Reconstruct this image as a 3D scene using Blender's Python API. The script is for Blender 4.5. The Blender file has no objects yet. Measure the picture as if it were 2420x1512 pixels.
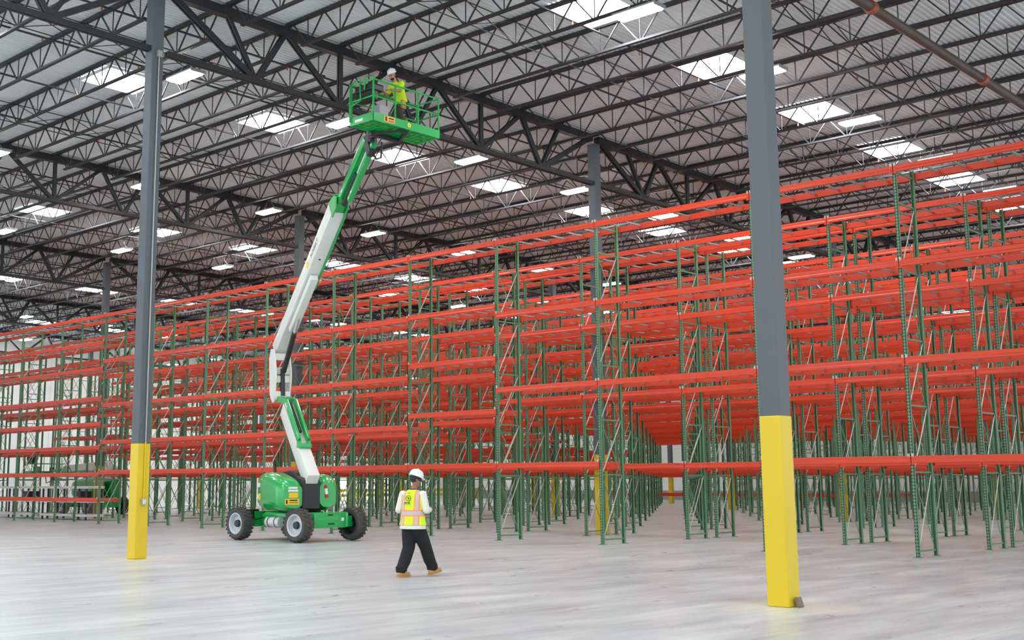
import bpy, bmesh, math, random
from mathutils import Vector, Matrix, noise as mnoise
random.seed(7)
C = bpy.context.scene.collection
sc = bpy.context.scene
PI = math.pi

# ---------------------------------------------------------------- camera
# world axes: x runs along the aisles' depth, y along the rack rows, z up
FPX, PITCH, ROLL, YAW, PCX, PCY = 2862.56, 0.15652, -0.00272, -0.79738, 1041.6, 689.56
EYE = 1.70
cam_d = bpy.data.cameras.new('camera'); cam = bpy.data.objects.new('camera', cam_d); C.objects.link(cam)
_f = Vector((-math.sin(YAW) * math.cos(PITCH), math.cos(YAW) * math.cos(PITCH), math.sin(PITCH)))
_r = Vector((math.cos(YAW), math.sin(YAW), 0)); _u = _r.cross(_f)
_c, _s = math.cos(ROLL), math.sin(ROLL)
_R = _c * _r + _s * _u; _U = -_s * _r + _c * _u
cam.matrix_world = Matrix(((_R.x, _U.x, -_f.x, 0), (_R.y, _U.y, -_f.y, 0), (_R.z, _U.z, -_f.z, EYE), (0, 0, 0, 1)))
cam_d.sensor_width = 36; cam_d.lens = 36 * FPX / 2420
cam_d.shift_x = (1210 - PCX) / 2420; cam_d.shift_y = -(756 - PCY) / 2420
cam_d.clip_end = 400; cam_d.clip_start = 0.1
sc.camera = cam

def seen(x, y, z, m=60):                        # does the photo's frame hold this point
    q = Vector((x, y, z - EYE)); d = q.dot(_f)
    if d < 1: return False
    px = PCX + FPX * q.dot(_R) / d; py = PCY - FPX * q.dot(_U) / d
    return -m < px < 2420 + m and -m < py < 1512 + m

# ---------------------------------------------------------------- light
w = bpy.data.worlds.new('world'); sc.world = w; w.use_nodes = True
w.node_tree.nodes['Background'].inputs[0].default_value = (0.87, 0.95, 1.0, 1)
w.node_tree.nodes['Background'].inputs[1].default_value = 1.15
LAMP_E, SKY_E = 34.0, 24.0
sc.view_settings.view_transform = 'Standard'; sc.view_settings.look = 'None'
sc.view_settings.gamma = 1; sc.view_settings.use_curve_mapping = False
sc.view_settings.exposure = 0.66
sc.cycles.use_denoising = True; sc.cycles.max_bounces = 6; sc.cycles.diffuse_bounces = 4; sc.cycles.use_adaptive_sampling = True; sc.cycles.adaptive_threshold = 0.025
sc.cycles.glossy_bounces = 3; sc.cycles.sample_clamp_indirect = 6; sc.cycles.caustics_reflective = False

# ---------------------------------------------------------------- materials
def mat(name, col, rough=0.5, metal=0.0, var=0.0, scale=3.0, emit=0.0, spec=0.5, coat=0.0, bump=0.0):
    m = bpy.data.materials.new(name); m.use_nodes = True
    nt = m.node_tree; b = nt.nodes['Principled BSDF']
    b.inputs['Base Color'].default_value = (*col, 1); b.inputs['Roughness'].default_value = rough
    b.inputs['Metallic'].default_value = metal; b.inputs['Specular IOR Level'].default_value = spec
    b.inputs['Coat Weight'].default_value = coat
    if emit:
        b.inputs['Emission Color'].default_value = (*col, 1); b.inputs['Emission Strength'].default_value = emit
    if var or bump:
        tc = nt.nodes.new('ShaderNodeTexCoord'); n = nt.nodes.new('ShaderNodeTexNoise')
        n.inputs['Scale'].default_value = scale; n.inputs['Detail'].default_value = 5
        nt.links.new(tc.outputs['Object'], n.inputs['Vector'])
        if var:
            mx = nt.nodes.new('ShaderNodeMix'); mx.data_type = 'RGBA'
            mx.inputs[6].default_value = (*[c * (1 - var) for c in col], 1)
            mx.inputs[7].default_value = (*[min(1, c * (1 + var)) for c in col], 1)
            nt.links.new(n.outputs['Fac'], mx.inputs[0]); nt.links.new(mx.outputs[2], b.inputs['Base Color'])
        if bump:
            bp = nt.nodes.new('ShaderNodeBump'); bp.inputs['Strength'].default_value = bump; bp.inputs['Distance'].default_value = 0.02
            nt.links.new(n.outputs['Fac'], bp.inputs['Height']); nt.links.new(bp.outputs[0], b.inputs['Normal'])
    return m

def srgb(r, g, b):
    f = lambda v: (v / 255 / 12.92) if v <= 10 else ((v / 255 + 0.055) / 1.055) ** 2.4
    return (f(r), f(g), f(b))

M = dict(
    orange=mat('orange_beam_paint', srgb(210, 58, 20), 0.42, var=0.10, scale=2.0),
    green=mat('rack_green_paint', srgb(96, 138, 102), 0.5, var=0.12, scale=3),
    galv=mat('galvanised_steel', (0.42, 0.42, 0.38), 0.45, 0.5, var=0.12, scale=6),
    brace=mat('pale_lit_brace', (0.55, 0.55, 0.48), 0.45, 0.35, var=0.1),  # light caught by one diagonal of each frame, put into its colour
    clip=mat('beam_clip_steel', (0.72, 0.70, 0.68), 0.35, 0.4),
    col=mat('column_grey_paint', srgb(86, 91, 95), 0.55, var=0.07, scale=1.5, bump=0.03),
    yellow=mat('safety_yellow_paint', srgb(216, 184, 18), 0.42, var=0.05, scale=1.2),
    joist=mat('joist_dark_paint', (0.034, 0.035, 0.038), 0.45, 0.2, var=0.15, scale=2),
    girder=mat('girder_dark_paint', (0.026, 0.027, 0.030), 0.5, 0.2, var=0.18, scale=1.5),
    rust=mat('brown_pipe_paint', (0.085, 0.055, 0.045), 0.55, 0.1, var=0.3, scale=2),
    redring=mat('pipe_coupling_red', (0.36, 0.07, 0.03), 0.5, var=0.2),
    lamp=mat('lamp_glow', (1.0, 0.97, 0.88), 0.5, emit=LAMP_E),
    sky=mat('skylight_glow', (0.93, 0.96, 1.0), 0.5, emit=SKY_E),
    door=mat('daylight_in_doorway', (0.90, 0.97, 0.86), 0.5, emit=3.0),
    whitepaint=mat('white_enamel', srgb(224, 224, 218), 0.4, var=0.04, coat=0.2),
    lgreen=mat('lift_green_enamel', srgb(14, 168, 76), 0.28, var=0.05, coat=0.6),
    black=mat('black_plastic', (0.018, 0.018, 0.02), 0.45, var=0.2),
    dark=mat('dark_steel', (0.05, 0.05, 0.055), 0.5, 0.4, var=0.2),
    tyre=mat('dusty_tyre_rubber', (0.075, 0.070, 0.064), 0.85, var=0.4, scale=7),
    rim=mat('light_grey_rim', (0.62, 0.63, 0.65), 0.4, 0.1, var=0.06),
    chrome=mat('chrome_rod', (0.75, 0.76, 0.78), 0.18, 1.0),
    decal=mat('decal_yellow', srgb(245, 200, 25), 0.5), decalw=mat('decal_white', (0.82, 0.82, 0.80), 0.5),
    ink=mat('decal_ink', (0.02, 0.02, 0.02), 0.6), orangedec=mat('decal_orange', srgb(240, 165, 40), 0.5),
    red=mat('extinguisher_red', (0.55, 0.02, 0.02), 0.35),
    skin=mat('skin_tan', srgb(150, 100, 75), 0.55, var=0.06), skin2=mat('skin_light', srgb(190, 135, 110), 0.55, var=0.06),
    vest=mat('vest_lime', srgb(214, 246, 30), 0.7, var=0.05, scale=8), vorange=mat('vest_orange_trim', srgb(255, 150, 95), 0.7),
    vsilver=mat('vest_silver_tape', srgb(196, 180, 186), 0.5), shirt=mat('cream_shirt', srgb(226, 222, 208), 0.85, var=0.05, scale=9, bump=0.2),
    pants=mat('black_trousers', (0.009, 0.009, 0.010), 0.85, var=0.25, scale=9, bump=0.3), boot=mat('tan_boot_suede', srgb(190, 148, 96), 0.8, var=0.1, scale=14),
    helmet=mat('white_hard_hat', (0.85, 0.85, 0.85), 0.3, coat=0.3), hair=mat('dark_hair', (0.03, 0.022, 0.018), 0.8), navy=mat('navy_headband', (0.02, 0.022, 0.035), 0.8),
    brown=mat('brown_work_trousers', (0.075, 0.055, 0.045), 0.85, var=0.2, scale=9, bump=0.3), tan=mat('tan_leather', srgb(196, 140, 60), 0.7, var=0.1),
    card=mat('cardboard', srgb(196, 152, 110), 0.8, var=0.08), grey=mat('grey_plastic', (0.30, 0.31, 0.32), 0.5), paper=mat('white_paper', (0.8, 0.8, 0.8), 0.7),
    wood=mat('brown_block', srgb(128, 110, 102), 0.8, var=0.25, scale=20), concrete=mat('wall_white_paint', srgb(242, 243, 242), 0.7, var=0.03, scale=0.3),
)

def perforated():                               # post paint with two columns of dark slots in the front face
    m = M['green'].copy(); m.name = 'perforated_post_paint'; nt = m.node_tree; L = nt.links
    b = nt.nodes['Principled BSDF']; src = b.inputs['Base Color'].links[0].from_socket
    tc = nt.nodes.new('ShaderNodeTexCoord'); sp = nt.nodes.new('ShaderNodeSeparateXYZ'); L.new(tc.outputs['Object'], sp.inputs[0])
    def mth(op, a, v=None, v2=None):
        n = nt.nodes.new('ShaderNodeMath'); n.operation = op
        for i, x in enumerate((a, v, v2)):
            if x is None: continue
            if isinstance(x, (int, float)): n.inputs[i].default_value = x
            else: L.new(x, n.inputs[i])
        return n.outputs[0]
    z = mth('LESS_THAN', mth('FRACT', mth('DIVIDE', sp.outputs[2], 0.0762)), 0.52)
    ay = mth('ABSOLUTE', sp.outputs[1]); y = mth('LESS_THAN', mth('ABSOLUTE', mth('SUBTRACT', ay, 0.022)), 0.011)
    ge = nt.nodes.new('ShaderNodeNewGeometry'); sn = nt.nodes.new('ShaderNodeSeparateXYZ'); L.new(ge.outputs['True Normal'], sn.inputs[0])
    f = mth('GREATER_THAN', mth('ABSOLUTE', sn.outputs[0]), 0.9)
    k = mth('MULTIPLY', mth('MULTIPLY', z, y), f)
    mx = nt.nodes.new('ShaderNodeMix'); mx.data_type = 'RGBA'; L.new(k, mx.inputs[0]); L.new(src, mx.inputs[6]); mx.inputs[7].default_value = (0.01, 0.016, 0.012, 1)
    L.new(mx.outputs[2], b.inputs['Base Color']); return m
M['perf'] = perforated()

def floor_material():
    m = bpy.data.materials.new('polished_concrete'); m.use_nodes = True; nt = m.node_tree; L = nt.links; b = nt.nodes['Principled BSDF']
    tc = nt.nodes.new('ShaderNodeTexCoord')
    def noise(scale, sx, sy, rot, detail=6):
        mp = nt.nodes.new('ShaderNodeMapping'); mp.inputs['Scale'].default_value = (sx, sy, 1); mp.inputs['Rotation'].default_value = (0, 0, rot)
        n = nt.nodes.new('ShaderNodeTexNoise'); n.inputs['Scale'].default_value = scale; n.inputs['Detail'].default_value = detail; n.inputs['Roughness'].default_value = 0.6
        L.new(tc.outputs['Object'], mp.inputs[0]); L.new(mp.outputs[0], n.inputs['Vector']); return n.outputs['Fac']
    def ramp(fac, a, c, lo=0.3, hi=0.7):
        r = nt.nodes.new('ShaderNodeValToRGB'); r.color_ramp.elements[0].position = lo; r.color_ramp.elements[1].position = hi
        r.color_ramp.elements[0].color = (*a, 1); r.color_ramp.elements[1].color = (*c, 1); L.new(fac, r.inputs[0]); return r.outputs[0]
    def mixc(t, fac, a, c):
        x = nt.nodes.new('ShaderNodeMix'); x.data_type = 'RGBA'; x.blend_type = t
        if isinstance(fac, float): x.inputs[0].default_value = fac
        else: L.new(fac, x.inputs[0])
        L.new(a, x.inputs[6])
        if isinstance(c, tuple): x.inputs[7].default_value = (*c, 1)
        else: L.new(c, x.inputs[7])
        return x.outputs[2]
    a = ramp(noise(0.9, 0.35, 1.6, 0.8), (0.44, 0.475, 0.485), (0.69, 0.72, 0.71), 0.32, 0.66)
    s = ramp(noise(2.2, 0.25, 3.0, 0.72, 8), (0.72, 0.72, 0.73), (1, 1, 1), 0.3, 0.60)
    k = ramp(noise(0.28, 1, 1, 0.2, 3), (0.86, 0.86, 0.865), (1, 1, 1), 0.35, 0.65)
    c = mixc('MULTIPLY', 0.8, mixc('MULTIPLY', 0.7, a, s), k)
    w2 = ramp(noise(0.5, 0.4, 2.2, 0.9, 4), (0, 0, 0), (1, 1, 1), 0.60, 0.74)     # brownish tyre smears
    c = mixc('MIX', w2, c, (0.50, 0.455, 0.42)) if False else mixc('MULTIPLY', 0.35, c, ramp(noise(0.5, 0.4, 2.2, 0.9, 4), (1, 1, 1), (0.80, 0.71, 0.66), 0.58, 0.76))
    # sawn control joints along both directions
    br = nt.nodes.new('ShaderNodeTexBrick'); br.offset = 0; br.inputs['Scale'].default_value = 1; br.inputs['Mortar Size'].default_value = 0.012
    br.inputs['Brick Width'].default_value = 8.8; br.inputs['Row Height'].default_value = 5.41; br.inputs['Mortar Smooth'].default_value = 0.2
    L.new(tc.outputs['Object'], br.inputs['Vector']); c = mixc('MULTIPLY', br.outputs['Fac'], c, (0.72, 0.72, 0.72))
    # pale yellow paint overspray round the foot of the two near columns
    for cx, cy in ((15.68, 8.67), (15.47, 24.9)):
        vd = nt.nodes.new('ShaderNodeVectorMath'); vd.operation = 'DISTANCE'; vd.inputs[1].default_value = (cx, cy, 0); L.new(tc.outputs['Object'], vd.inputs[0])
        ad = nt.nodes.new('ShaderNodeMath'); ad.operation = 'MULTIPLY_ADD'; L.new(noise(1.3, 1, 1, 0, 5), ad.inputs[0]); ad.inputs[1].default_value = 1.6; L.new(vd.outputs['Value'], ad.inputs[2])
        r = ramp(ad.outputs[0], (0.55, 0.55, 0.55), (0, 0, 0), 0.85, 1.0); nt.nodes[-1].color_ramp.elements[0].position = 0.85
        mr = nt.nodes.new('ShaderNodeMapRange'); mr.inputs[1].default_value = 0.9; mr.inputs[2].default_value = 2.1; mr.inputs[3].default_value = 0.6; mr.inputs[4].default_value = 0.0
        L.new(ad.outputs[0], mr.inputs[0]); c = mixc('MIX', mr.outputs[0], c, (0.80, 0.78, 0.58))
    L.new(c, b.inputs['Base Color'])
    rr = nt.nodes.new('ShaderNodeMapRange'); rr.inputs[3].default_value = 0.20; rr.inputs[4].default_value = 0.42; L.new(noise(1.6, 0.6, 1.8, 0.8), rr.inputs[0]); L.new(rr.outputs[0], b.inputs['Roughness'])
    b.inputs['Specular IOR Level'].default_value = 0.45
    return m
M['floor'] = floor_material()
M['deck'] = mat('galvanised_roof_deck', (0.74, 0.75, 0.75), 0.55, 0.0, var=0.10, scale=0.6)

# ---------------------------------------------------------------- mesh helpers
class MB:
    def __init__(s, T=None): s.v = []; s.f = []; s.m = []; s.T = T; s.mi = 0
    def add(s, vs, fs, mi=None):
        o = len(s.v); s.v += [(s.T @ Vector(p)) if s.T else Vector(p) for p in vs]
        s.f += [[i + o for i in f] for f in fs]; s.m += [s.mi if mi is None else mi] * len(fs); return s
    def box(s, a, b, mi=None):
        (x0, y0, z0), (x1, y1, z1) = a, b
        return s.add([(x0, y0, z0), (x1, y0, z0), (x1, y1, z0), (x0, y1, z0), (x0, y0, z1), (x1, y0, z1), (x1, y1, z1), (x0, y1, z1)],
                     [(3, 2, 1, 0), (4, 5, 6, 7), (0, 1, 5, 4), (1, 2, 6, 5), (2, 3, 7, 6), (3, 0, 4, 7)], mi)
    def bar(s, a, b, w, h, side=None, mi=None):          # box along a-b; w across (along side), h the other way
        a, b = Vector(a), Vector(b); d = (b - a).normalized()
        sd = Vector(side) if side else (Vector((0, 0, 1)) if abs(d.z) < 0.99 else Vector((1, 0, 0))).cross(d)
        sd = (sd - d * sd.dot(d)).normalized(); up = d.cross(sd); x, y = sd * w / 2, up * h / 2
        return s.add([a - x - y, a + x - y, a + x + y, a - x + y, b - x - y, b + x - y, b + x + y, b - x + y],
                     [(3, 2, 1, 0), (4, 5, 6, 7), (0, 1, 5, 4), (1, 2, 6, 5), (2, 3, 7, 6), (3, 0, 4, 7)], mi)
    def tube(s, pts, r, n=8, cap=True, mi=None):         # pts polyline, r number or list
        P = [Vector(p) for p in pts]; R = r if isinstance(r, (list, tuple)) else [r] * len(P); rings = []; pu = None
        for i, p in enumerate(P):
            d = (P[min(i + 1, len(P) - 1)] - P[max(i - 1, 0)]).normalized()
            if pu is None: pu = d.orthogonal().normalized()
            pu = (pu - d * pu.dot(d)).normalized(); v = d.cross(pu)
            rings.append([p + (pu * math.cos(2 * PI * k / n) + v * math.sin(2 * PI * k / n)) * R[i] for k in range(n)])
        vs = [q for g in rings for q in g]; fs = []
        for i in range(len(P) - 1):
            for k in range(n): fs.append((i * n + k, i * n + (k + 1) % n, (i + 1) * n + (k + 1) % n, (i + 1) * n + k))
        if cap: fs += [tuple(range(n))[::-1], tuple((len(P) - 1) * n + k for k in range(n))]
        return s.add(vs, fs, mi)
    def limb(s, pts, rs, n=12, mi=None):                 # tapering tube with rounded ends
        P = [Vector(p) for p in pts]; d0 = (P[0] - P[1]).normalized(); d1 = (P[-1] - P[-2]).normalized(); Q, R = [], []
        for a in (80, 55, 28): Q.append(P[0] + d0 * rs[0] * math.sin(math.radians(a))); R.append(rs[0] * math.cos(math.radians(a)))
        Q += P; R += list(rs)
        for a in (28, 55, 80): Q.append(P[-1] + d1 * rs[-1] * math.sin(math.radians(a))); R.append(rs[-1] * math.cos(math.radians(a)))
        return s.tube(Q, R, n, True, mi)
    def ell(s, c, r, n=14, k=9, mi=None, rot=None):      # ellipsoid
        vs, fs = [], []; c = Vector(c)
        for i in range(k + 1):
            t = PI * i / k
            for j in range(n):
                q = Vector((r[0] * math.sin(t) * math.cos(2 * PI * j / n), r[1] * math.sin(t) * math.sin(2 * PI * j / n), r[2] * math.cos(t)))
                vs.append(c + (rot @ q if rot else q))
        for i in range(k):
            for j in range(n): fs.append((i * n + j, (i + 1) * n + j, (i + 1) * n + (j + 1) % n, i * n + (j + 1) % n))
        return s.add(vs, fs, mi)
    def prism(s, poly, off, mi=None):                    # polygon of 3-D points swept by off
        n = len(poly); o = Vector(off); vs = [Vector(p) for p in poly] + [Vector(p) + o for p in poly]
        return s.add(vs, [tuple(range(n))[::-1], tuple(range(n, 2 * n))] + [(i, (i + 1) % n, n + (i + 1) % n, n + i) for i in range(n)], mi)
    def loft(s, rings, mi=None, cap=True):
        n = len(rings[0]); vs = [p for g in rings for p in g]; fs = []
        for i in range(len(rings) - 1):
            for k in range(n): fs.append((i * n + k, i * n + (k + 1) % n, (i + 1) * n + (k + 1) % n, (i + 1) * n + k))
        if cap: fs += [tuple(range(n))[::-1], tuple((len(rings) - 1) * n + k for k in range(n))]
        return s.add(vs, fs, mi)
    def lathe(s, prof, axis_o, axis_d, n=32, mi=None):   # prof = [(along, radius)]
        o, d = Vector(axis_o), Vector(axis_d).normalized(); u = d.orthogonal().normalized(); v = d.cross(u)
        vs, fs = [], []; k = len(prof)
        for j in range(n):
            e = u * math.cos(2 * PI * j / n) + v * math.sin(2 * PI * j / n)
            vs += [o + d * a + e * r for a, r in prof]
        for j in range(n):
            for i in range(k - 1): fs.append((j * k + i, ((j + 1) % n) * k + i, ((j + 1) % n) * k + i + 1, j * k + i + 1))
        return s.add(vs, fs, mi)
    def mesh(s, name, mats, smooth=False, bevel=0.0, seg=2):
        me = bpy.data.meshes.new(name); me.from_pydata([tuple(p) for p in s.v], [], s.f)
        for mm in (mats if isinstance(mats, (list, tuple)) else [mats]): me.materials.append(M[mm] if isinstance(mm, str) else mm)
        for p, i in zip(me.polygons, s.m): p.material_index = i
        bm = bmesh.new(); bm.from_mesh(me); bmesh.ops.recalc_face_normals(bm, faces=bm.faces)
        if bevel: bmesh.ops.bevel(bm, geom=[e for e in bm.edges if len(e.link_faces) == 2 and e.calc_face_angle(0) > 0.6], offset=bevel, segments=seg, affect='EDGES', profile=0.6, clamp_overlap=True)
        bm.to_mesh(me); bm.free()
        if smooth:
            me.polygons.foreach_set('use_smooth', [True] * len(me.polygons)); me.set_sharp_from_angle(angle=math.radians(38))
        return me
    def build(s, name, mats, parent=None, smooth=False, bevel=0.0, loc=None, seg=2):
        return put(name, s.mesh(name, mats, smooth, bevel, seg), parent, loc)

def put(name, me, parent=None, loc=None):
    o = bpy.data.objects.new(name, me); C.objects.link(o)
    if parent: o.parent = parent
    if loc is not None: o.location = loc
    return o
def empty(name, loc=(0, 0, 0), rz=0.0, parent=None):
    o = bpy.data.objects.new(name, None); C.objects.link(o); o.location = loc; o.rotation_euler = (0, 0, rz); o.empty_display_size = 0.2
    if parent: o.parent = parent
    return o
def tag(o, label=None, cat=None, group=None, kind=None):
    if label: o['label'] = label
    if cat: o['category'] = cat
    if group: o['group'] = group
    if kind: o['kind'] = kind
    return o
def struct(name, mb, mats, **k):
    o = mb.build(name, mats, **k); o['kind'] = 'structure'; return o
ORD = ('zeroth first second third fourth fifth sixth seventh eighth ninth tenth eleventh twelfth thirteenth fourteenth fifteenth sixteenth seventeenth eighteenth nineteenth twentieth'.split() + ['last'] * 8)
def text_mesh(txt, size, mname, extr=0.002):
    cu = bpy.data.curves.new('t', 'FONT'); cu.body = txt; cu.size = size; cu.extrude = extr; cu.align_x = 'CENTER'; cu.align_y = 'CENTER'
    o = bpy.data.objects.new('t', cu); C.objects.link(o); dg = bpy.context.evaluated_depsgraph_get(); dg.update()
    me = bpy.data.meshes.new_from_object(o.evaluated_get(dg)); me.materials.clear(); me.materials.append(M[mname])
    bpy.data.objects.remove(o); return me

# ---------------------------------------------------------------- room shell
def roof_z(x): return 14.02 - 0.013 * (x - 18)
struct('floor', MB().box((-12, -14, -0.2), (112, 104, 0)), 'floor')
dk = MB()
pitch = 0.1524
y = -9.0
while y < 97.0:                                  # ribbed steel deck, flutes along x
    for (a, b, za, zb) in ((0, .052, 0, 0), (.052, .068, 0, .04), (.068, .136, .04, .04), (.136, pitch, .04, 0)):
        x0, x1 = -3.0, 104.0
        dk.add([(x0, y + a, roof_z(x0) + za), (x1, y + a, roof_z(x1) + za), (x1, y + b, roof_z(x1) + zb), (x0, y + b, roof_z(x0) + zb)], [(0, 1, 2, 3)])
    y += pitch
dk.add([(-3, -9, roof_z(-3) + .2), (104, -9, roof_z(104) + .2), (104, 97, roof_z(104) + .2), (-3, 97, roof_z(-3) + .2)], [(0, 1, 2, 3)])
struct('ceiling', dk, 'deck')
wl = MB()                                        # far side wall in tilt-up panels with joints, pierced by three dock openings
DOORS = [(82.0, 85.2), (88.0, 91.4), (94.0, 97.4)]
def panel_run(mb, xs, ycoord, zlo, zhi, thick):
    for a, b in zip(xs[:-1], xs[1:]): mb.box((a + .012, ycoord, zlo), (b - .012, ycoord + thick, zhi))
xs = [8]
while xs[-1] < 80: xs.append(xs[-1] + 7.2)
xs[-1] = 82.0
panel_run(wl, xs, 97.0, 0, 14.0, .25)
panel_run(wl, [82.0, 85.2, 88.0, 91.4, 94.0, 97.4, 104.0], 97.0, 3.3, 14.0, .25)
panel_run(wl, [85.2, 88.0], 97.0, 0, 3.3, .25); panel_run(wl, [91.4, 94.0], 97.0, 0, 3.3, .25); panel_run(wl, [97.4, 104.0], 97.0, 0, 3.3, .25)
struct('wall_left', wl, 'concrete')
for i, (a, b) in enumerate(DOORS):
    d = MB().box((a, 97.16, 0.0), (b, 97.2, 3.3)); struct('door_%d' % (i + 1), d, 'door')
wb = MB(); ys = [14 + 7.5 * k for k in range(12)]; ys[-1] = 97.25
for a, b in zip(ys[:-1], ys[1:]): wb.box((104.0, a + .012, 0), (104.25, b - .012, 14.0))
struct('wall_back', wb, 'concrete')
tb = MB().box((103.93, 14, 0), (104.0, 97, 0.9)); struct('baseboard_back', tb, 'grey')
struct('window_1', MB().box((40.0, 96.96, 9.0), (44.2, 97.0, 10.4)), 'sky')

# ---------------------------------------------------------------- columns
COLY = [8.673, 24.905, 41.13, 57.36, 73.59, 89.8]
COLX = [15.60 + 17.6 * k for k in range(6)]
CW = 0.318
def column(x, y, label, group=None, conduit=False):
    r = tag(empty('steel_column', (x, y, 0)), label, 'column', group, 'thing'); h = CW / 2; top = roof_z(x) - 0.42
    MB().box((-h, -h, 0.0), (h, h, top)).build('shaft', 'col', r, bevel=0.02)
    MB().box((-h - .006, -h - .006, 0), (h + .006, h + .006, 2.63)).build('yellow_guard', 'yellow', r, bevel=0.022)
    if conduit:
        MB().tube([(h * .1, -h - .03, 2.66), (h * .1, -h - .03, 12.0)], .016, 8).build('conduit', 'galv', r, smooth=True)
        MB().tube([(h * .1, -h - .03, 1.35), (h * .1, -h - .03, 2.66)], .018, 8).build('painted_conduit', 'yellow', r, smooth=True)
        b = MB().box((h * .1 - .06, -h - .06, 1.22), (h * .1 + .06, -h - .006, 1.37), 0)
        b.box((h * .1 - .035, -h - .064, 1.245), (h * .1 - .004, -h - .06, 1.345), 1); b.box((h * .1 + .006, -h - .064, 1.245), (h * .1 + .037, -h - .06, 1.345), 1)
        b.build('outlet_box', ['galv', 'paper'], r, bevel=0.004)
        MB().box((h * .1 - .06, -h - .09, 12.0), (h * .1 + .06, -h, 12.16)).build('junction_box', 'galv', r, bevel=0.005)
    return r
k = 0
for ix, x in enumerate(COLX):
    for iy, y in enumerate(COLY):
        if not (seen(x, y, 1) or seen(x, y, 8) or seen(x, y, 12.5)): continue
        if (ix, iy) == (0, 0): column(15.682, 8.673, 'thick grey steel column with yellow base, close at the right, brown block at its foot')
        elif (ix, iy) == (0, 1): column(15.47, y, 'grey steel column with yellow base and thin conduit, left of the green boom lift', conduit=True)
        elif (ix, iy) == (1, 1): column(x, y, 'grey column with yellow base between the racks, behind the walking worker')
        elif (ix, iy) == (1, 2): column(x, y, 'grey column with yellow base rising behind the boom lift tower')
        elif (ix, iy) == (1, 3): column(x, y, 'grey column with yellow base seen through the racks, beside the conduit column')
        else: column(x, y, 'grey column with yellow base, half hidden deep among the racks', 'columns deep among the racks')

# ---------------------------------------------------------------- pallet racking
U0, BAY, TUN, FD = 11.872, 3.843, 5.023, 1.065
U = {0: U0 - BAY, 1: U0, 2: U0 + BAY}
for i in range(3, 20): U[i] = U0 + BAY + TUN + (i - 3) * BAY
ROWX = [27.614]
for k in range(10): ROWX += [31.876 + 5.865 * k, 33.501 + 5.865 * k]
LA, LB = [2.29, 4.57, 6.86, 9.14], [2.30, 3.93, 5.55, 7.15, 9.14]
LC, LD = [2.29, 3.57, 5.17, 7.10, 9.14], [1.09, 2.20, 3.36, 4.38, 5.50, 6.80, 7.95, 9.14]
LE, LF = [2.29, 3.45, 5.6, 7.9, 9.14], [0.85, 2.29, 9.14]
PW, PH = 0.080, 9.20                             # post width, post height
ZB = [0.14, 1.92, 3.45, 5.00, 6.62, 8.25, 9.00]  # horizontal struts of a frame
def post_mb(x, mi=0):
    b = MB(); b.mi = mi; hw = PW / 2; fx = 1 if x < FD / 2 else -1
    b.box((x, -hw, .012), (x + fx * .006, hw, PH)); b.box((x, -hw, .012), (x + fx * .075, -hw + .006, PH)); b.box((x, hw - .006, .012), (x + fx * .075, hw, PH))
    b.box((x - .05, -.09, 0), (x + .11 if fx > 0 else x + .05, .09, .012)); return b
def lattice(b, m1=0, m2=1, thin=1.0):
    for z in ZB: b.bar((.05, 0, z), (FD - .05, 0, z), .035, .04, (0, 1, 0), m1)
    for z0, z1 in zip(ZB[:-2], ZB[1:-1]):
        b.bar((.05, -.012, z0), (FD - .05, -.012, z1), .012 * thin, .03 * thin, (0, 1, 0), m2)
        b.bar((.05, .012, z1), (FD - .05, .012, z0), .012 * thin, .024 * thin, (0, 1, 0), m1)
    return b
ME_POST = {}; post = post_mb(0); ME_POST[0] = post.mesh('post', 'perf'); ME_POST[1] = post_mb(0).mesh('post', 'perf')
pr = post_mb(FD)
ME_REAR = pr.mesh('post', 'green')
ME_LAT = lattice(MB()).mesh('upright_frame', ['green', 'brace'])
def beam_profile(b, y0, y1, x, z, out, mi=0, mc=1, simple=False):
    """step beam along y with its top at z; out = -1 when its face looks to -x"""
    f = x + out * .045; bk = x - out * .0
    if simple: b.box((min(f, bk), y0, z - .165), (max(f, bk), y1, z), mi); return
    pts = [(bk, z - .165), (f + out * .010, z - .165), (f + out * .014, z - .158), (f + out * .014, z - .112), (f, z - .086), (f, z - .008), (f - out * .004, z), (x - out * .0 + out * .022, z), (x + out * .022, z - .03), (bk, z - .03)]
    b.prism([(px, y0, pz) for px, pz in pts], (0, y1 - y0, 0), mi)
    for yy in (y0, y1): b.box((f - .004, yy - .035, z - .205), (f + .004, yy + .035, z + .012), mi)
    for yy in (y0, y1):
        for dy in (-.014, .014): b.box((f + out * .012 - .003, yy + dy - .007, z - .02), (f + out * .012 + .003, yy + dy + .007, z + .05), mc)
BM = {}
def beam_mesh(length, back):
    key = (round(length, 3), back)
    if key not in BM:
        b = MB(); beam_profile(b, .045, length - .045, FD if back else 0, 0, 1 if back else -1)
        BM[key] = b.mesh('beam', ['orange', 'clip'])
    return BM[key]
ME_BAR = MB().bar((.02, 0, -.075), (FD - .02, 0, -.075), .055, .035, (0, 1, 0)).mesh('pallet_support_bar', 'galv')
def bar_ys(L, n=5): return [L * (j + 1) / (n + 1) for j in range(n)]
FARM = {}
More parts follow.
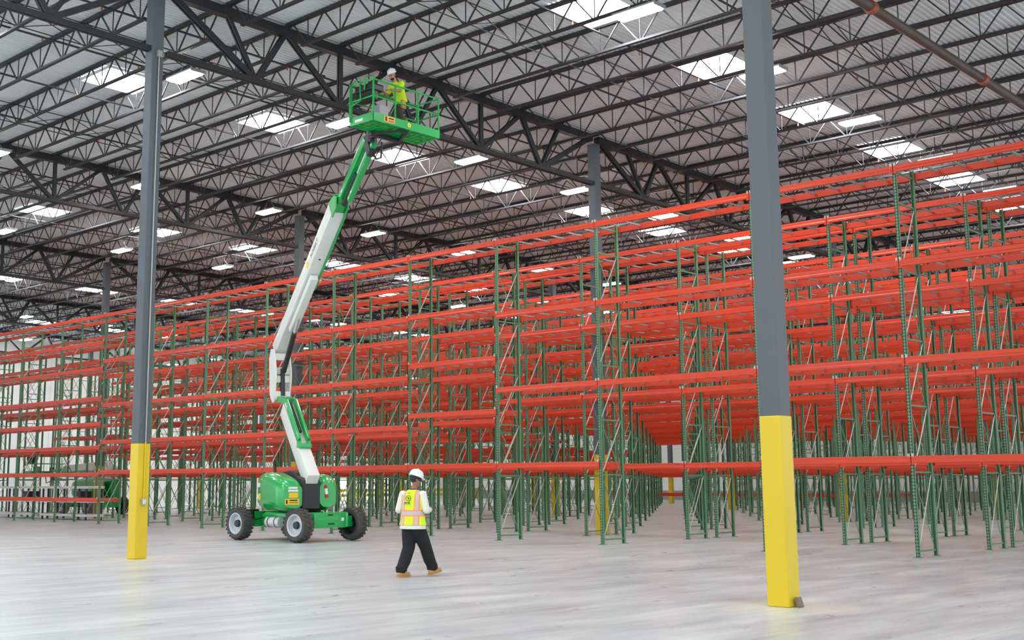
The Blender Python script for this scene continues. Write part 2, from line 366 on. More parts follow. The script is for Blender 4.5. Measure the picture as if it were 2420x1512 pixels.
def far_mesh(levels, L, ends):                   # a whole bay far back, too small for its parts to show
    key = (tuple(levels), round(L, 2), ends)
    if key not in FARM:
        b = MB()
        for e in ends:
            for x in (0, FD):
                q = post_mb(x); b.add([v + Vector((0, e, 0)) for v in q.v], q.f, 0)
            q = lattice(MB(), 0, 0, 1.2); b.add([v + Vector((0, e, 0)) for v in q.v], q.f, 0)
        for z in levels:
            beam_profile(b, .045, L - .045, 0, z, -1, 1, 1, True); beam_profile(b, .045, L - .045, FD, z, 1, 1, 1, True)
            for yy in bar_ys(L): b.bar((.02, yy, z - .075), (FD - .02, yy, z - .075), .055, .035, (0, 1, 0), 2)
        FARM[key] = b.mesh('pallet_rack', ['green', 'orange', 'galv'])
    return FARM[key]
def frame_into(root, y, detail):
    if detail == 2:
        fr = put('upright_frame', ME_LAT, root, (0, y, 0)); put('post', ME_POST[0], fr); put('post', ME_REAR, fr)
    else:
        if 'f1' not in BM:
            b = lattice(MB()); q = post_mb(0); b.add(q.v, q.f, 0); q = post_mb(FD); b.add(q.v, q.f, 0); BM['f1'] = b.mesh('upright_frame', ['perf', 'brace'])
        put('upright_frame', BM['f1'], root, (0, y, 0))
def rack_bay(x, y0, y1, levels, detail, end, label, group):
    L = y1 - y0
    if detail == 0:
        o = put('pallet_rack', far_mesh(levels, L, (0, L) if end else (0,)), None, (x, y0, 0)); return tag(o, label, 'pallet rack', group)
    r = tag(empty('pallet_rack', (x, y0, 0)), label, 'pallet rack', group)
    frame_into(r, 0, detail)
    if end: frame_into(r, L, detail)
    for z in levels:
        f = put('beam', beam_mesh(L, False), r, (0, 0, z)); g = put('beam', beam_mesh(L, True), r, (0, 0, z))
        for yy in bar_ys(L): put('pallet_support_bar', ME_BAR, f, (0, yy, 0))
    return r
def rack_levels(row, i):
    if row == 0:
        return LA[1:] if i == 2 else LA if i <= 3 else LB if i == 4 else LC if i <= 9 else LD
    if row in (1, 2): return LA if i <= 4 else LB if i in (5,) else LC if i <= 11 else LE
    rnd = random.Random(row // 2 * 50 + i)
    if row >= 17 and i > 6: return LF
    if i >= 14: return rnd.choice([LE, LA])
    return LA if i <= 5 + row // 3 else rnd.choice([LC, LB, LE, LC])
BAYNAME = {2: 'the wide open-bottomed bay'}
n_rack = 0
for row, x in enumerate(ROWX):
    last = 16 if row < 5 else 17
    vis = [i for i in range(0, last) if any(seen(x + dx, yy, z, 10) for dx in (0, FD) for yy in (U[i], (U[i] + U[i + 1]) / 2, U[i + 1]) for z in (0.3, 2.3, 5, 9.1))]
    if row >= 15: vis = [i for i in vis if i < 13]
    for i in vis:
        rowname = 'front rack row' if row == 0 else '%s rack row back' % ORD[row + 1]
        if i == 2: where = 'wide bay above the walk-through gap' if row == 0 else 'wide bay behind the walk-through gap'
        elif i < 2: where = '%s right of the wide bay' % (['second bay', 'bay'][i])
        else: where = ('%s bay left of the wide bay' % ORD[i - 2]) if i > 3 else 'bay just left of the wide bay'
        if row <= 4:
            lab, grp = 'green and orange pallet rack, %s, %s' % (rowname, where), ('pallet racks in the front row' if row == 0 else 'pallet racks in the rows just behind')
        else: lab, grp = 'green and orange pallet rack deep in the forest of uprights behind the fifth row', 'pallet racks deep in the rear rows'
        rack_bay(x, U[i], U[i + 1], rack_levels(row, i), 2 if row <= 2 else 1 if row <= 4 else 0, i == vis[-1], lab, grp); n_rack += 1
print('racks', n_rack)

# ---------------------------------------------------------------- roof steel
PAN = 17.6 / 9
JB = [0.95 + j * (16.23 - 1.9) / 11 for j in range(12)]
def joist_meshes():
    t = MB(); t.bar((-.035, .06, -.05), (-.035, 16.17, -.05), .055, .09, (1, 0, 0)); t.bar((.035, .06, -.05), (.035, 16.17, -.05), .055, .09, (1, 0, 0))
    for y in (.10, 16.13): t.box((-.06, y - .09, -.13), (.06, y + .09, -.04))
    b = MB(); b.bar((-.03, JB[0] - .25, -.775), (-.03, JB[-1] + .25, -.775), .045, .06, (1, 0, 0)); b.bar((.03, JB[0] - .25, -.775), (.03, JB[-1] + .25, -.775), .045, .06, (1, 0, 0))
    w = MB(); step = JB[1] - JB[0]
    for j, y in enumerate(JB):
        w.bar((0, y, -.77), (0, y, -.06), .022, .022)
        for s in (-1, 1):
            yt = y + s * step / 2
            if yt < .2: yt = .2
            if yt > 16.03: yt = 16.03
            w.bar((0, y + s * .05, -.765), (0, yt, -.05), .034, .034)
    return t.mesh('top_chord', 'joist'), b.mesh('bottom_chord', 'joist'), w.mesh('web_bars', 'joist')
JT, JBm, JW = joist_meshes()
jf = MB()
for me in (JT, JBm, JW): jf.add([v.co for v in me.vertices], [list(p.vertices) for p in me.polygons])
JF = jf.mesh('bar_joist', 'joist')
SIDE = {-1: 'in the bay right of the near columns', 0: 'in the bay between the two near columns', 1: 'in the bay left of the near columns'}
nj = 0
for b in range(-1, 6):
    y0 = 8.673 + b * 16.23
    for n in range(-4, 46):
        x = 15.60 + n * PAN
        if x < -2 or x > 103: continue
        y1 = min(y0 + 16.23, 97)
        hit = [yy for yy in (y0 + (y1 - y0) * q / 10 for q in range(11)) if seen(x, yy, roof_z(x) - .4, -5)]
        if not hit or y0 > 88: continue
        if n > 38: continue
        near = n <= 11 and b in SIDE
        if near:
            pos = 'level with them' if n == 0 else ('%s behind them' % ORD[n]) if n > 0 else ('%s in front of them' % ORD[-n])
            lab, grp = 'black roof joist %s, %s' % (SIDE[b], pos), 'black roof joists over the open floor'
        else:
            zone = 'far back above the racking' if n > 11 else 'over the far left side'
            lab, grp = 'black open-web roof joist, thin in the view, %s' % zone, 'black roof joists ' + zone
        if n <= 14:
            r = tag(empty('roof_joist', (x, y0, roof_z(x))), lab, 'roof joist', grp)
            put('top_chord', JT, r); put('bottom_chord', JBm, r); put('web_bars', JW, r)
        else:
            tag(put('roof_joist', JF, None, (x, y0, roof_z(x))), lab, 'roof joist', grp)
        nj += 1
print('joists', nj)

def girder_meshes():
    s = -.013                                    # follows the roof's fall
    zt, zb = -.235, -1.84
    P_ = lambda i, z: (i * PAN, 0, z + s * i * PAN)
    t = MB(); b = MB(); w = MB()
    for dy in (-.062, .062):
        t.bar((-.02 + .2, dy, zt + s * .2), (17.42, dy, zt + s * 17.4), .12, .25, (0, 1, 0)); b.bar((.2, dy, zb + s * .2), (17.42, dy, zb + s * 17.4), .085, .13, (0, 1, 0))
    def web(i0, z0, i1, z1, wd):
        for dy in (-.05, .05): w.bar(Vector(P_(i0, z0)) + Vector((0, dy, 0)), Vector(P_(i1, z1)) + Vector((0, dy, 0)), .05, wd, (0, 1, 0))
    for i0, i1, wd in ((.12, 1.5, .15), (1, 1.5, .10), (2, 1.5, .13), (2, 3, .12), (4, 3, .11), (4, 4.5, .10), (5, 4.5, .10), (5, 6, .11), (7, 6, .12), (7, 7.5, .13), (8, 7.5, .10), (8.88, 7.5, .15)):
        web(i0, zt, i1, zb, wd)
    web(3, zt, 3, zb, .10); web(6, zt, 6, zb, .10)
    for i in (1.5, 3, 4.5, 6, 7.5): w.bar(Vector(P_(i, zb + .02)) - Vector((.16, 0, 0)), Vector(P_(i, zb + .02)) + Vector((.16, 0, 0)), .02, .2, (0, 1, 0))
    return t.mesh('top_chord', 'girder', bevel=.006, seg=1), b.mesh('bottom_chord', 'girder', bevel=.006, seg=1), w.mesh('web_members', 'girder')
GT, GB_, GW = girder_meshes()
for iy, y in enumerate(COLY):
    for ix in range(-1, 5):
        x = 15.60 + 17.6 * ix
        if not any(seen(x + 17.6 * q / 8, y, roof_z(x + 17.6 * q / 8) - 1, -5) for q in range(9)): continue
        if iy == 1 and ix == 0: lab, g = 'deep black roof girder from the conduit column back past the raised work platform', None
        elif iy == 1 and ix == -1: lab, g = 'deep black roof girder running forward from the conduit column, top left', None
        elif iy == 1 and ix == 1: lab, g = 'deep black roof girder running back from the column behind the worker', None
        elif iy == 0 and ix == 0: lab, g = 'deep black roof girder running back from the near right column', None
        elif iy == 2 and ix == 0: lab, g = 'deep black roof girder reaching the column behind the boom lift tower', None
        else: lab, g = 'deep black roof girder far off among the roof joists above the racks', 'far roof girders'
        r = tag(empty('roof_girder', (x, y, roof_z(x))), lab, 'roof girder', g)
        put('top_chord', GT, r); put('bottom_chord', GB_, r); put('web_members', GW, r)

# pipes under the deck running along x
def pipe_run(name, y, z0, r, x0, x1, mname, label, cat, group=None, rings=None):
    b = MB().tube([(x0, y, z0 - .013 * (x0 - 18)), (x1, y, z0 - .013 * (x1 - 18))], r, 12)
    o = tag(b.build(name, mname, smooth=True), label, cat, group)
    if rings:
        for xx in rings:
            zz = z0 - .013 * (xx - 18); MB().lathe([(-.10, r), (-.09, r + .035), (-.02, r + .035), (0, r + .02), (.02, r + .035), (.09, r + .035), (.10, r)], (xx, y, zz), (1, 0, -.013), 16).build('coupling', 'redring', o, smooth=True)
    return o
pipe_run('sprinkler_main', 11.78, 12.93, .125, 8, 60, 'rust', 'fat brown sprinkler main crossing the roof at top right', 'pipe', rings=[26.7, 33.6, 40.5])
for j, yy in enumerate([5.2, 15.1, 18.6, 21.4, 26.7, 29.8, 33.4, 37.2, 43.5, 47.0, 51.0, 54.6, 60.5, 64.5, 69, 72, 77, 81, 85]):
    near = yy < 31
    lab = {0: 'thin dark sprinkler pipe beyond the fat brown main, top right', 1: 'thin dark sprinkler pipe just left of the fat brown main', 2: 'thin dark sprinkler pipe second left of the fat brown main', 3: 'thin dark sprinkler pipe passing above the worker on the platform',
           4: 'thin dark sprinkler pipe just left of the girder at the conduit column', 5: 'thin dark sprinkler pipe crossing behind the top of the conduit column'}.get(j, 'thin dark sprinkler pipe under the deck over the far left half')
    o = pipe_run('sprinkler_pipe', yy, 13.70, .030, 6, 80, 'joist', lab, 'pipe', None if j < 6 else 'far sprinkler pipes')
    if j < 12:
        hb = MB()
        for q in range(14):
            xx = 12 + q * 3.0; zz = 13.70 - .013 * (xx - 18); hb.tube([(xx, yy, zz), (xx, yy, zz - .13)], .022, 6)
        hb.build('sprinkler_head', 'redring', o)
for j, yy in enumerate([3.3, 13.9, 20.0, 28.5, 36.4, 44.8, 52.6, 61.0, 69.0, 77.5]):
    b = MB()
    x0, x1 = 7.8, 85
    b.tube([(x0, yy, roof_z(x0) - .745), (x1, yy, roof_z(x1) - .745)], .016, 6); b.tube([(x0, yy + .12, roof_z(x0) - .085), (x1, yy + .12, roof_z(x1) - .085)], .016, 6)
    if 1 <= j <= 5:
        for q_ in range(2, 24):
            xa, xb = 15.60 + (q_ - 4) * PAN, 15.60 + (q_ - 3) * PAN
            b.bar((xa, yy + .06, roof_z(xa) - .09), (xb, yy + .06, roof_z(xb) - .75), .02, .02); b.bar((xa, yy + .09, roof_z(xa) - .75), (xb, yy + .09, roof_z(xb) - .09), .02, .02)
    lab = ['thin black bridging rods tying the joists, far right', 'thin black bridging rods tying the joists beside the brown main', 'thin black bridging rods tying the joists right of the raised platform', 'thin black bridging rods tying the joists left of the raised platform'][j] if j < 4 else 'thin black bridging rods tying the joists over the far left half'
    tag(b.build('joist_bridging', 'joist'), lab, 'joist bridging', None if j < 4 else 'far joist bridging')

# ---------------------------------------------------------------- lamps and skylights
def ceiling_light(x, y, label, group):
    z = 12.92 - .013 * (x - 18); r = tag(empty('ceiling_light', (x, y, z)), label, 'ceiling light', group)
    put('housing', CLH, r); put('lamp', CLL, r, (-.11, 0, 0)); put('lamp', CLL, r, (.11, 0, 0)); put('hanger', CLW, r)
hb = MB(); hb.box((-.24, -.60, .03), (.24, .60, .075)); hb.box((-.245, -.62, -.02), (.245, -.60, .075)); hb.box((-.245, .60, -.02), (.245, .62, .075))
CLH = hb.mesh('housing', 'grey')
CLL = MB().box((-.085, -.585, -.045), (.085, .585, .028)).mesh('lamp', 'lamp', bevel=.03, smooth=True)
hw = MB()
for yy in (-.45, .45): hw.tube([(0, yy, .075), (0, yy * .4, .30), (0, yy * .3, .42)], .008, 5)
CLW = hw.mesh('hanger', 'galv')
LROW = [(15.95, 11.0), (27.75, 12.4), (39.15, 12.4), (50.85, 12.6), (62.4, 12.9), (75.2, 14.3), (86.8, 14.3), (93.6, 14.3)]  # last row is an added one, there to brighten the left wall
n_l = 0
for j, (yy, xo) in enumerate(LROW):
    q = 0
    for n in range(14):
        x = xo + 5.86 * n + (0.45 if j == 0 else 0)
        if x > 95 or not seen(x, yy, 12.9, 40): continue
        q += 1
        if q <= 5 and j < 3:
            lab = 'glowing twin-tube ceiling light, %s back in the row %s' % (ORD[q], ['right of the near right column', 'that passes beside the raised platform', 'left of the conduit column'][j]); g = 'ceiling lights of the near rows'
        else: lab, g = 'small glowing ceiling light far back between roof and racks', 'far ceiling lights'
        ceiling_light(x, yy, lab, g); n_l += 1
print('lights', n_l)
SKP = MB().box((-.90, -.83, -.03), (.90, .83, -.012)).mesh('diffuser', 'sky')
sf = MB()
for a, b in (((-.96, -.90, -.07), (.96, -.83, -.001)), ((-.96, .83, -.07), (.96, .90, -.001)), ((-.96, -.83, -.07), (-.90, .83, -.001)), ((.90, -.83, -.07), (.96, .83, -.001))): sf.box(a, b)
SKF = sf.mesh('frame', 'paper')
SROW = [(18.1, 24.35 - 5.86 * 3), (32.05, 18.80 - 5.86 * 2), (50.1, 25.7 - 5.86 * 3), (67.7, 32.5 - 5.86 * 3), (84.0, 37.5 - 5.86 * 3)]
for j, (yy, xo) in enumerate(SROW):
    q = 0
    for n in range(14):
        x = xo + 5.86 * n
        if x > 90: continue
        v = seen(x, yy, roof_z(x), 40)
        q += v
        if v and q <= 5 and j < 2: lab, g = 'bright square skylight, %s back in the row %s' % (ORD[q], ['nearest the right column', 'left of the raised platform'][j]), 'skylights of the near rows'
        elif v: lab, g = 'bright skylight foreshortened to a sliver far back in the roof', 'far skylights'
        else: continue
        r = tag(empty('skylight', (x, yy, roof_z(x))), lab, 'skylight', g); r.rotation_euler = (0, .013, 0)
        put('diffuser', SKP, r); put('frame', SKF, r)
# daylight and lamplight of the hall's near part, outside the frame: its own skylights
for yy in (1.9, 18.1, 32.05):
    for x in (1.2, 7.0, 12.8):
        if not seen(x, yy, roof_z(x), 40): 
            r = tag(empty('skylight', (x, yy, roof_z(x))), 'bright skylight in the roof over the open floor', 'skylight', 'skylights over the open floor'); put('diffuser', SKP, r); put('frame', SKF, r)

# ---------------------------------------------------------------- articulated boom lift
def rrect(s, y0, y1, z0, z1, r, n=4):            # rounded rectangle ring in the plane x = s
    out = []; r = min(r, (y1 - y0) / 2 - .001, (z1 - z0) / 2 - .001)
    for cy, cz, a0 in ((y1 - r, z1 - r, 0), (y0 + r, z1 - r, 90), (y0 + r, z0 + r, 180), (y1 - r, z0 + r, 270)):
        for k in range(n + 1):
            a = math.radians(a0 + 90 * k / n); out.append((s, cy + r * math.cos(a), cz + r * math.sin(a)))
    return out
def wheel_meshes():
    R, W = .50, .36
    b = MB(); b.lathe([(-W / 2 + .03, .31), (-W / 2, .36), (-W / 2, .43), (-W / 2 + .04, .468), (W / 2 - .04, .468), (W / 2, .43), (W / 2, .36), (W / 2 - .03, .31), (-W / 2 + .03, .31)], (0, 0, 0), (0, 1, 0), 40)
    for k in range(22):                          # chevron lugs
        for s in (-1, 1):
            a = 2 * PI * (k + (.5 if s > 0 else 0)) / 22; a2 = a + .17
            def pt(aa, yy, rr): return (rr * math.sin(aa), yy, rr * math.cos(aa))
            vs = []
            for rr in (.45, R):
                vs += [pt(a - .062, s * .19, rr - (.03 if rr == R else 0)), pt(a + .062, s * .19, rr - (.03 if rr == R else 0)), pt(a2 + .05, s * .01, rr), pt(a2 - .05, s * .01, rr)]
            b.add(vs, [(0, 1, 2, 3), (7, 6, 5, 4), (0, 4, 5, 1), (1, 5, 6, 2), (2, 6, 7, 3), (3, 7, 4, 0)])
    tyre = b.mesh('tyre', 'tyre', True)
    r = MB(); r.lathe([(-.165, .325), (-.175, .31), (-.16, .285), (-.12, .275), (-.03, .262), (-.03, .16), (-.045, .13), (-.045, .0)], (0, 0, 0), (0, 1, 0), 32)
    r.lathe([(.165, .325), (.175, .31), (.12, .28), (-.02, .265), (-.02, .10)], (0, 0, 0), (0, 1, 0), 32, 1)
    rim = r.mesh('rim', ['rim', 'dark'], True)
    h = MB(); h.lathe([(-.05, .115), (-.13, .10), (-.14, .085), (-.14, 0)], (0, 0, 0), (0, 1, 0), 20)
    for k in range(8): h.tube([(.098 * math.cos(k * PI / 4), -.04, .098 * math.sin(k * PI / 4)), (.098 * math.cos(k * PI / 4), -.075, .098 * math.sin(k * PI / 4))], .013, 6)
    h.lathe([(.0, .12), (.10, .12), (.16, .09)], (0, 0, 0), (0, 1, 0), 16)
    return tyre, rim, h.mesh('hub', 'dark')
WT, WR, WH = wheel_meshes()
def boom_lift(loc, ang, chassis_ang, pose, label, group=None, basket_ang=0.0, full=True):
    """local frame: +x the way the boom points, z up; chassis and basket carry turns of their own"""
    root = tag(empty('boom_lift', loc, ang), label, 'boom lift', group)
    TC = Matrix.Rotation(chassis_ang, 4, 'Z') @ Matrix.Translation(pose.get('shift', (0, 0, 0)))
    # chassis (its own x runs along the wheelbase)
    b = MB(TC); b.loft([rrect(-1.15, -.40, .40, .38, .80, .06), rrect(1.15, -.40, .40, .38, .80, .06)])
    b.loft([rrect(-.75, -.62, .62, .50, .86, .08), rrect(.75, -.62, .62, .50, .86, .08)])
    for sx in (-1, 1):
        b.box((sx * 1.42 - .20, -.62, .40), (sx * 1.42 + .20, .62, .86)); b.box((sx * 1.42 - .13, -.92, .42), (sx * 1.42 + .13, .92, .74))
        for sy in (-.62, .62): b.tube([(sx * 1.42 + .205 * sx, sy, .42), (sx * 1.42 + .205 * sx, sy, .84)], .055, 10)
    ch = b.build('chassis', 'lgreen', root, True, .018)
    if full:
        t = MB(TC); t.lathe([(0, 0), (0, .14), (.03, .155), (.62, .155), (.65, .14), (.65, 0)], (-.45, -.72, .56), (1, 0, 0), 20); t.build('fluid_tank', 'rim', ch, True)
        k = MB(TC)
        for xx in (-.30, .02): k.lathe([(0, .158), (0, .166), (.03, .166), (.03, .158)], (xx, -.72, .56), (1, 0, 0), 20)
        k.build('tank_strap', 'dark', ch)
        hz = MB(TC); hz.box((-1.62, -.75, .62), (-1.25, -.45, .92)); hz.tube([(-1.5, -.5, .8), (-1.2, -.62, .6), (-.8, -.55, .7)], .02, 6); hz.build('hose_block', 'black', ch, bevel=.01)
        for zz, ws, hh in ((.78, (.03, .05, .03, .04), .05), (.52, (.03, .02, .04, .03, .03, .04), .045)):
            k = MB(TC); yy = -.10
            for w_ in ws: k.box((1.62, yy, zz - hh / 2), (1.627, yy + w_, zz + hh / 2)); yy += w_ + .012
            k.build('chassis_marking', 'ink', ch)
        pl = MB(TC); pl.box((1.622, .42, .60), (1.628, .52, .69)); pl.build('white_plate', 'decalw', ch)
    for sx in (-1, 1):
        for sy in (-1, 1):
            wl_ = put('wheel', WT, root); steer = pose.get('steer', 0) if sx > 0 else 0
            wl_.matrix_local = TC @ Matrix.Translation((sx * 1.42, sy * 1.05, .50)) @ Matrix.Rotation((0 if sy < 0 else PI) + steer, 4, 'Z')
            put('rim', WR, wl_); put('hub', WH, wl_)
    # turntable
    MB().lathe([(.84, 0), (.84, .62), (.90, .66), (.94, .66), (.94, 0)], (0, 0, 0), (0, 0, 1), 32).build('turntable', 'black', root, True)
    b = MB()
    near = [(-1.42, -.70, -.34, 1.10, 1.80, .16), (-1.36, -.92, -.30, .98, 1.96, .26), (-1.20, -.98, -.28, .93, 2.02, .28), (-.6, -1.02, -.26, .90, 2.06, .30), (-.1, -1.02, -.24, .90, 2.02, .30), (.35, -1.0, -.22, .90, 1.93, .30), (.70, -.98, -.22, .90, 1.86, .28), (.94, -.94, -.22, .92, 1.76, .26), (1.05, -.84, -.24, .98, 1.66, .22)]
    b.loft([rrect(s, y0, y1, z0, z1, r, 6) for s, y0, y1, z0, z1, r in near])
    hood = b.build('engine_hood', 'lgreen', root, True)
    b = MB(); far = [(-1.30, .34, .66, 1.1, 1.75, .14), (-1.15, .28, .86, .95, 1.95, .26), (-.4, .26, .92, .90, 2.0, .3), (.4, .26, .94, .90, 1.98, .3), (.80, .26, .90, .92, 1.90, .3), (.98, .28, .80, 1.0, 1.74, .24)]
    b.loft([rrect(s, y0, y1, z0, z1, r, 6) for s, y0, y1, z0, z1, r in far]); hood2 = b.build('tank_hood', 'lgreen', root, True)
    b = MB(); b.loft([rrect(.55, -.30, .30, .93, 1.92, .08), rrect(1.02, -.29, .29, .93, 1.86, .08), rrect(1.10, -.25, .25, .97, 1.80, .06)])
    cov = b.build('front_cover', 'black', root, True)
    if full:
        MB().prism([(-.95, -.26, 1.55), (.60, -.26, 1.55), (.60, -.26, 1.80), (.2, -.26, 2.02), (-.3, -.26, 2.10), (-.95, -.26, 2.06)], (0, .52, 0)).build('boom_well', 'dark', root, bevel=.02)
        MB().tube([(-.62, -.62, 2.02), (-.62, -.62, 2.14), (-.66, -.62, 2.28)], [.05, .05, .035], 12).build('exhaust_pipe', 'black', hood, True)
        dd = MB(); dd.box((1.045, -.80, 1.08), (1.056, -.36, 1.25)); dd.build('warning_decal', 'decal', hood)
        d2 = MB(); d2.box((1.056, -.77, 1.11), (1.06, -.72, 1.22)); d2.box((1.056, -.66, 1.19), (1.06, -.42, 1.225)); d2.box((1.056, -.66, 1.135), (1.06, -.40, 1.15)); d2.build('decal_print', 'ink', hood)
        d3 = MB(); d3.box((1.045, -.68, 1.28), (1.056, -.40, 1.43)); d3.build('warning_decal', 'decal', hood)
        d4 = MB(); d4.box((1.045, -.70, 1.46), (1.056, -.40, 1.52)); d4.box((1.045, -.70, 1.545), (1.056, -.42, 1.60)); d4.build('white_decal', 'decalw', hood)
        d5 = MB(); d5.box((-1.02, -1.012, 1.20), (-.80, -.99, 1.40)); d5.build('warning_decal', 'decal', hood)
        for s0, z0, ws, hh in ((-1.22, 1.66, (.05, .07, .06, .08), .13), (-1.28, 1.30, (.06, .05, .07, .05, .06), .12)):
            k = MB(); ss = s0
            for w_ in ws: k.prism([(ss, -1.004, z0 - hh / 2), (ss + w_, -1.004, z0 - hh / 2), (ss + w_ + .02, -1.004, z0 + hh * .4), (ss + .03, -1.004, z0 + hh / 2)], (0, .03, 0)); ss += w_ + .02
            k.build('hood_marking', 'decalw', hood)
        ex = MB(); ex.lathe([(0, 0), (.0, .05), (.34, .05), (.38, .035), (.40, .02), (.44, .02)], (1.00, .52, 1.28), (-.1, -.12, 1), 16); e = ex.build('fire_extinguisher', 'red', hood2, True)
        lb = MB(); lb.lathe([(.10, .0515), (.27, .0515)], (1.00, .52, 1.28), (-.1, -.12, 1), 16); lb.build('extinguisher_label', 'decalw', e, True)
    # booms in the local x-z plane
    def P(q): return (q[0], 0, q[1])
    def box_boom(name, a, b_, w_, h_, mname, parent=root, bev=.03):
        o = MB().bar(P(a), P(b_), w_, h_, (0, 1, 0)); return o.build(name, mname, parent, True, bev)
    T0, T1, K0, K1, N0, N1, J0, J1, B = (Vector(pose[k_]) for k_ in ('T0', 'T1', 'K0', 'K1', 'N0', 'N1', 'J0', 'J1', 'B'))
    tw = box_boom('tower_boom', T0, T1, .38, .50, 'whitepaint'); td = (T1 - T0).normalized(); tn = Vector((-td.y, td.x)) * (-1)
    if tn.y < 0: tn = -tn
    g = MB()
    for sy in (-.15, .15):
        a0, a1 = T0.lerp(T1, .42) + tn * .36, T0.lerp(T1, .97) + tn * .40
        for p, q in ((a0 - tn * .12 - td * .1, a0), (a0, a1), (a1, K0 + (K1 - K0).normalized() * .12)): g.bar((p.x, sy, p.y), (q.x, sy, q.y), .09, .20, (0, 1, 0))
    g.box((a0.x - .1, -.2, a0.y - .22), (a0.x + .16, .2, a0.y - .08))
    g.build('tower_link', 'lgreen', root, True, .015)
    c = MB(); c.tube([P(T0.lerp(T1, .55) + tn * .34), P(T1 + tn * .30)], .05, 12); c.build('link_cylinder', 'black', root, True)
    kd = (K1 - K0).normalized(); kn = Vector((kd.y, -kd.x))
    kl = (K1 - K0).length
    poly = [K0 - kn * .10, K0 - kn * .36 + kd * .3, K1 - kn * .36 - kd * .2, K1 - kn * .14 + kd * .08, K1 + kn * .22, K1 + kn * .40 - kd * (kl * .45), K0 + kn * .36 + kd * (kl * .38), K0 + kn * .12]
    for sy in (-.27, .23): MB().prism([(q.x, sy, q.y) for q in poly], (0, .04, 0)).build('knuckle_plate', 'whitepaint', root, bevel=.012)
    kk = MB()
    for f in (.12, .42, .58, .85):
        q = K0.lerp(K1, f) + kn * .18; kk.bar((q.x, -.25, q.y), (q.x, .25, q.y), .22, .12, (kd.x, 0, kd.y))
    kk.build('knuckle_crossmember', 'whitepaint', root, bevel=.01)
    q0, q1 = K0.lerp(K1, .1) + kn * .2, K0.lerp(K1, .62) + kn * .2
    MB().tube([P(q0), P(q1)], .085, 14).build('knuckle_cylinder', 'dark', root, True)
    mb_ = box_boom('main_boom', N0, N1, .40, .46, 'whitepaint'); nd = (N1 - N0).normalized(); nn = Vector((nd.y, -nd.x))   # nn: below the boom
    u0, u1 = N0.lerp(N1, .22) + nn * .36, N0.lerp(N1, .60) + nn * .36
    box_boom('lower_tube', u0, u1, .24, .20, 'whitepaint', mb_, .02)
    c0, c1 = K0.lerp(K1, .55) + kn * .36, N0.lerp(N1, .40) + nn * .30
    cm = c0.lerp(c1, .58); MB().tube([P(c0), P(cm)], .085, 14).build('lift_cylinder', 'black', root, True); MB().tube([P(cm), P(c1)], .045, 12).build('cylinder_rod', 'chrome', root, True)
    gs = MB(); gs.bar(Vector(P(N0.lerp(N1, .50) + nn * .22)) + Vector((0, .225, 0)), Vector(P(N1 + nn * .22)) + Vector((0, .225, 0)), .05, .12, (0, 1, 0)); gs.build('cable_track', 'lgreen', mb_, bevel=.01)
    if full:
        me = text_mesh('SUNBELT', .19, 'ink', .001); o = put('boom_lettering', me, mb_); X = Vector((nd.x, 0, nd.y)); Z = Vector((-nd.y, 0, nd.x))
        o.matrix_local = Matrix.Translation(Vector(P(N0.lerp(N1, .735))) + Vector((0, -.203, 0))) @ Matrix(((X.x, Z.x, 0, 0), (0, 0, -1, 0), (X.z, Z.z, 0, 0), (0, 0, 0, 1)))
        MB().lathe([(0, .12), (.006, .12), (.006, .05), (0, .05)], Vector(P(N0.lerp(N1, .625))) + Vector((0, -.2, 0)), (0, -1, 0), 20).build('sun_ring_logo', 'decal', mb_)
        hl = MB()
        for f in (.30, .70):
            q = N0.lerp(N1, f) + nn * .232; hl.bar((q.x, -.03, q.y), (q.x, .03, q.y), .05, .012, (nd.x, 0, nd.y))
        hl.build('access_hole', 'ink', mb_)
    hd = MB(); hd.bar(P(N1 - nd * .05), P(N1 + nd * .34), .30, .42, (0, 1, 0))
    for sy in (-.20, .16): hd.prism([(q.x, sy, q.y) for q in (N1 - nd * .1 - nn * .25, N1 + nd * .28 - nn * .16, N1 + nd * .50 + nn * .08, N1 + nd * .3 + nn * .34, N1 - nd * .1 + nn * .34)], (0, .04, 0))
    hd.build('boom_head', 'lgreen', root, bevel=.012)
    jd = (J1 - J0).normalized(); jn = Vector((jd.y, -jd.x))
    box_boom('jib', J0, J1, .26, .24, 'lgreen', root, .02); box_boom('jib_link', J0 + jd * .55 + jn * .48, J1 + jd * .25 + jn * .42, .16, .13, 'lgreen', root, .015)
    MB().tube([P(J0 + jn * .24 + jd * .1), P(J0.lerp(J1, .55) + jn * .24)], .075, 12).build('jib_cylinder', 'black', root, True)
    MB().tube([P(J0.lerp(J1, .55) + jn * .24), P(J0.lerp(J1, .93) + jn * .22)], .036, 10).build('cylinder_rod', 'chrome', root, True)
    e = MB(); e.bar(P(J1 - jn * .05), P(J1 + jn * .55), .22, .26, (0, 1, 0)); e.tube([P(J1 + jd * .26 - Vector((0, .3))), P(J1 + jd * .26 + Vector((0, .25)))], .13, 16); e.bar(P(J1 + jd * .1), P((B.x - .35, J1.y - .12)), .18, .14, (0, 1, 0)); e.build('platform_rotator', 'dark', root, True, .01)
    MB().tube([P(J1 + jn * .4), (J1.x + .3, .12, J1.y - .62), (J1.x + .7, .10, J1.y - .68), (J1.x + 1.0, 0, J1.y - .35)], .03, 8).build('hose_loop', 'black', root, True)
    # platform: long side along its own x, control console at its -x end
    TB = Matrix.Translation((B.x, pose.get('by', 0), B.y)) @ Matrix.Rotation(basket_ang - ang, 4, 'Z')
    l, wd, hr = 1.22, .45, 1.10
    pf = MB(TB); pf.box((-l, -wd, .0), (l, -wd + .02, .22)); pf.box((-l, wd - .02, .0), (l, wd, .22)); pf.box((-l, -wd, 0), (-l + .02, wd, .22)); pf.box((l - .02, -wd, 0), (l, wd, .22))
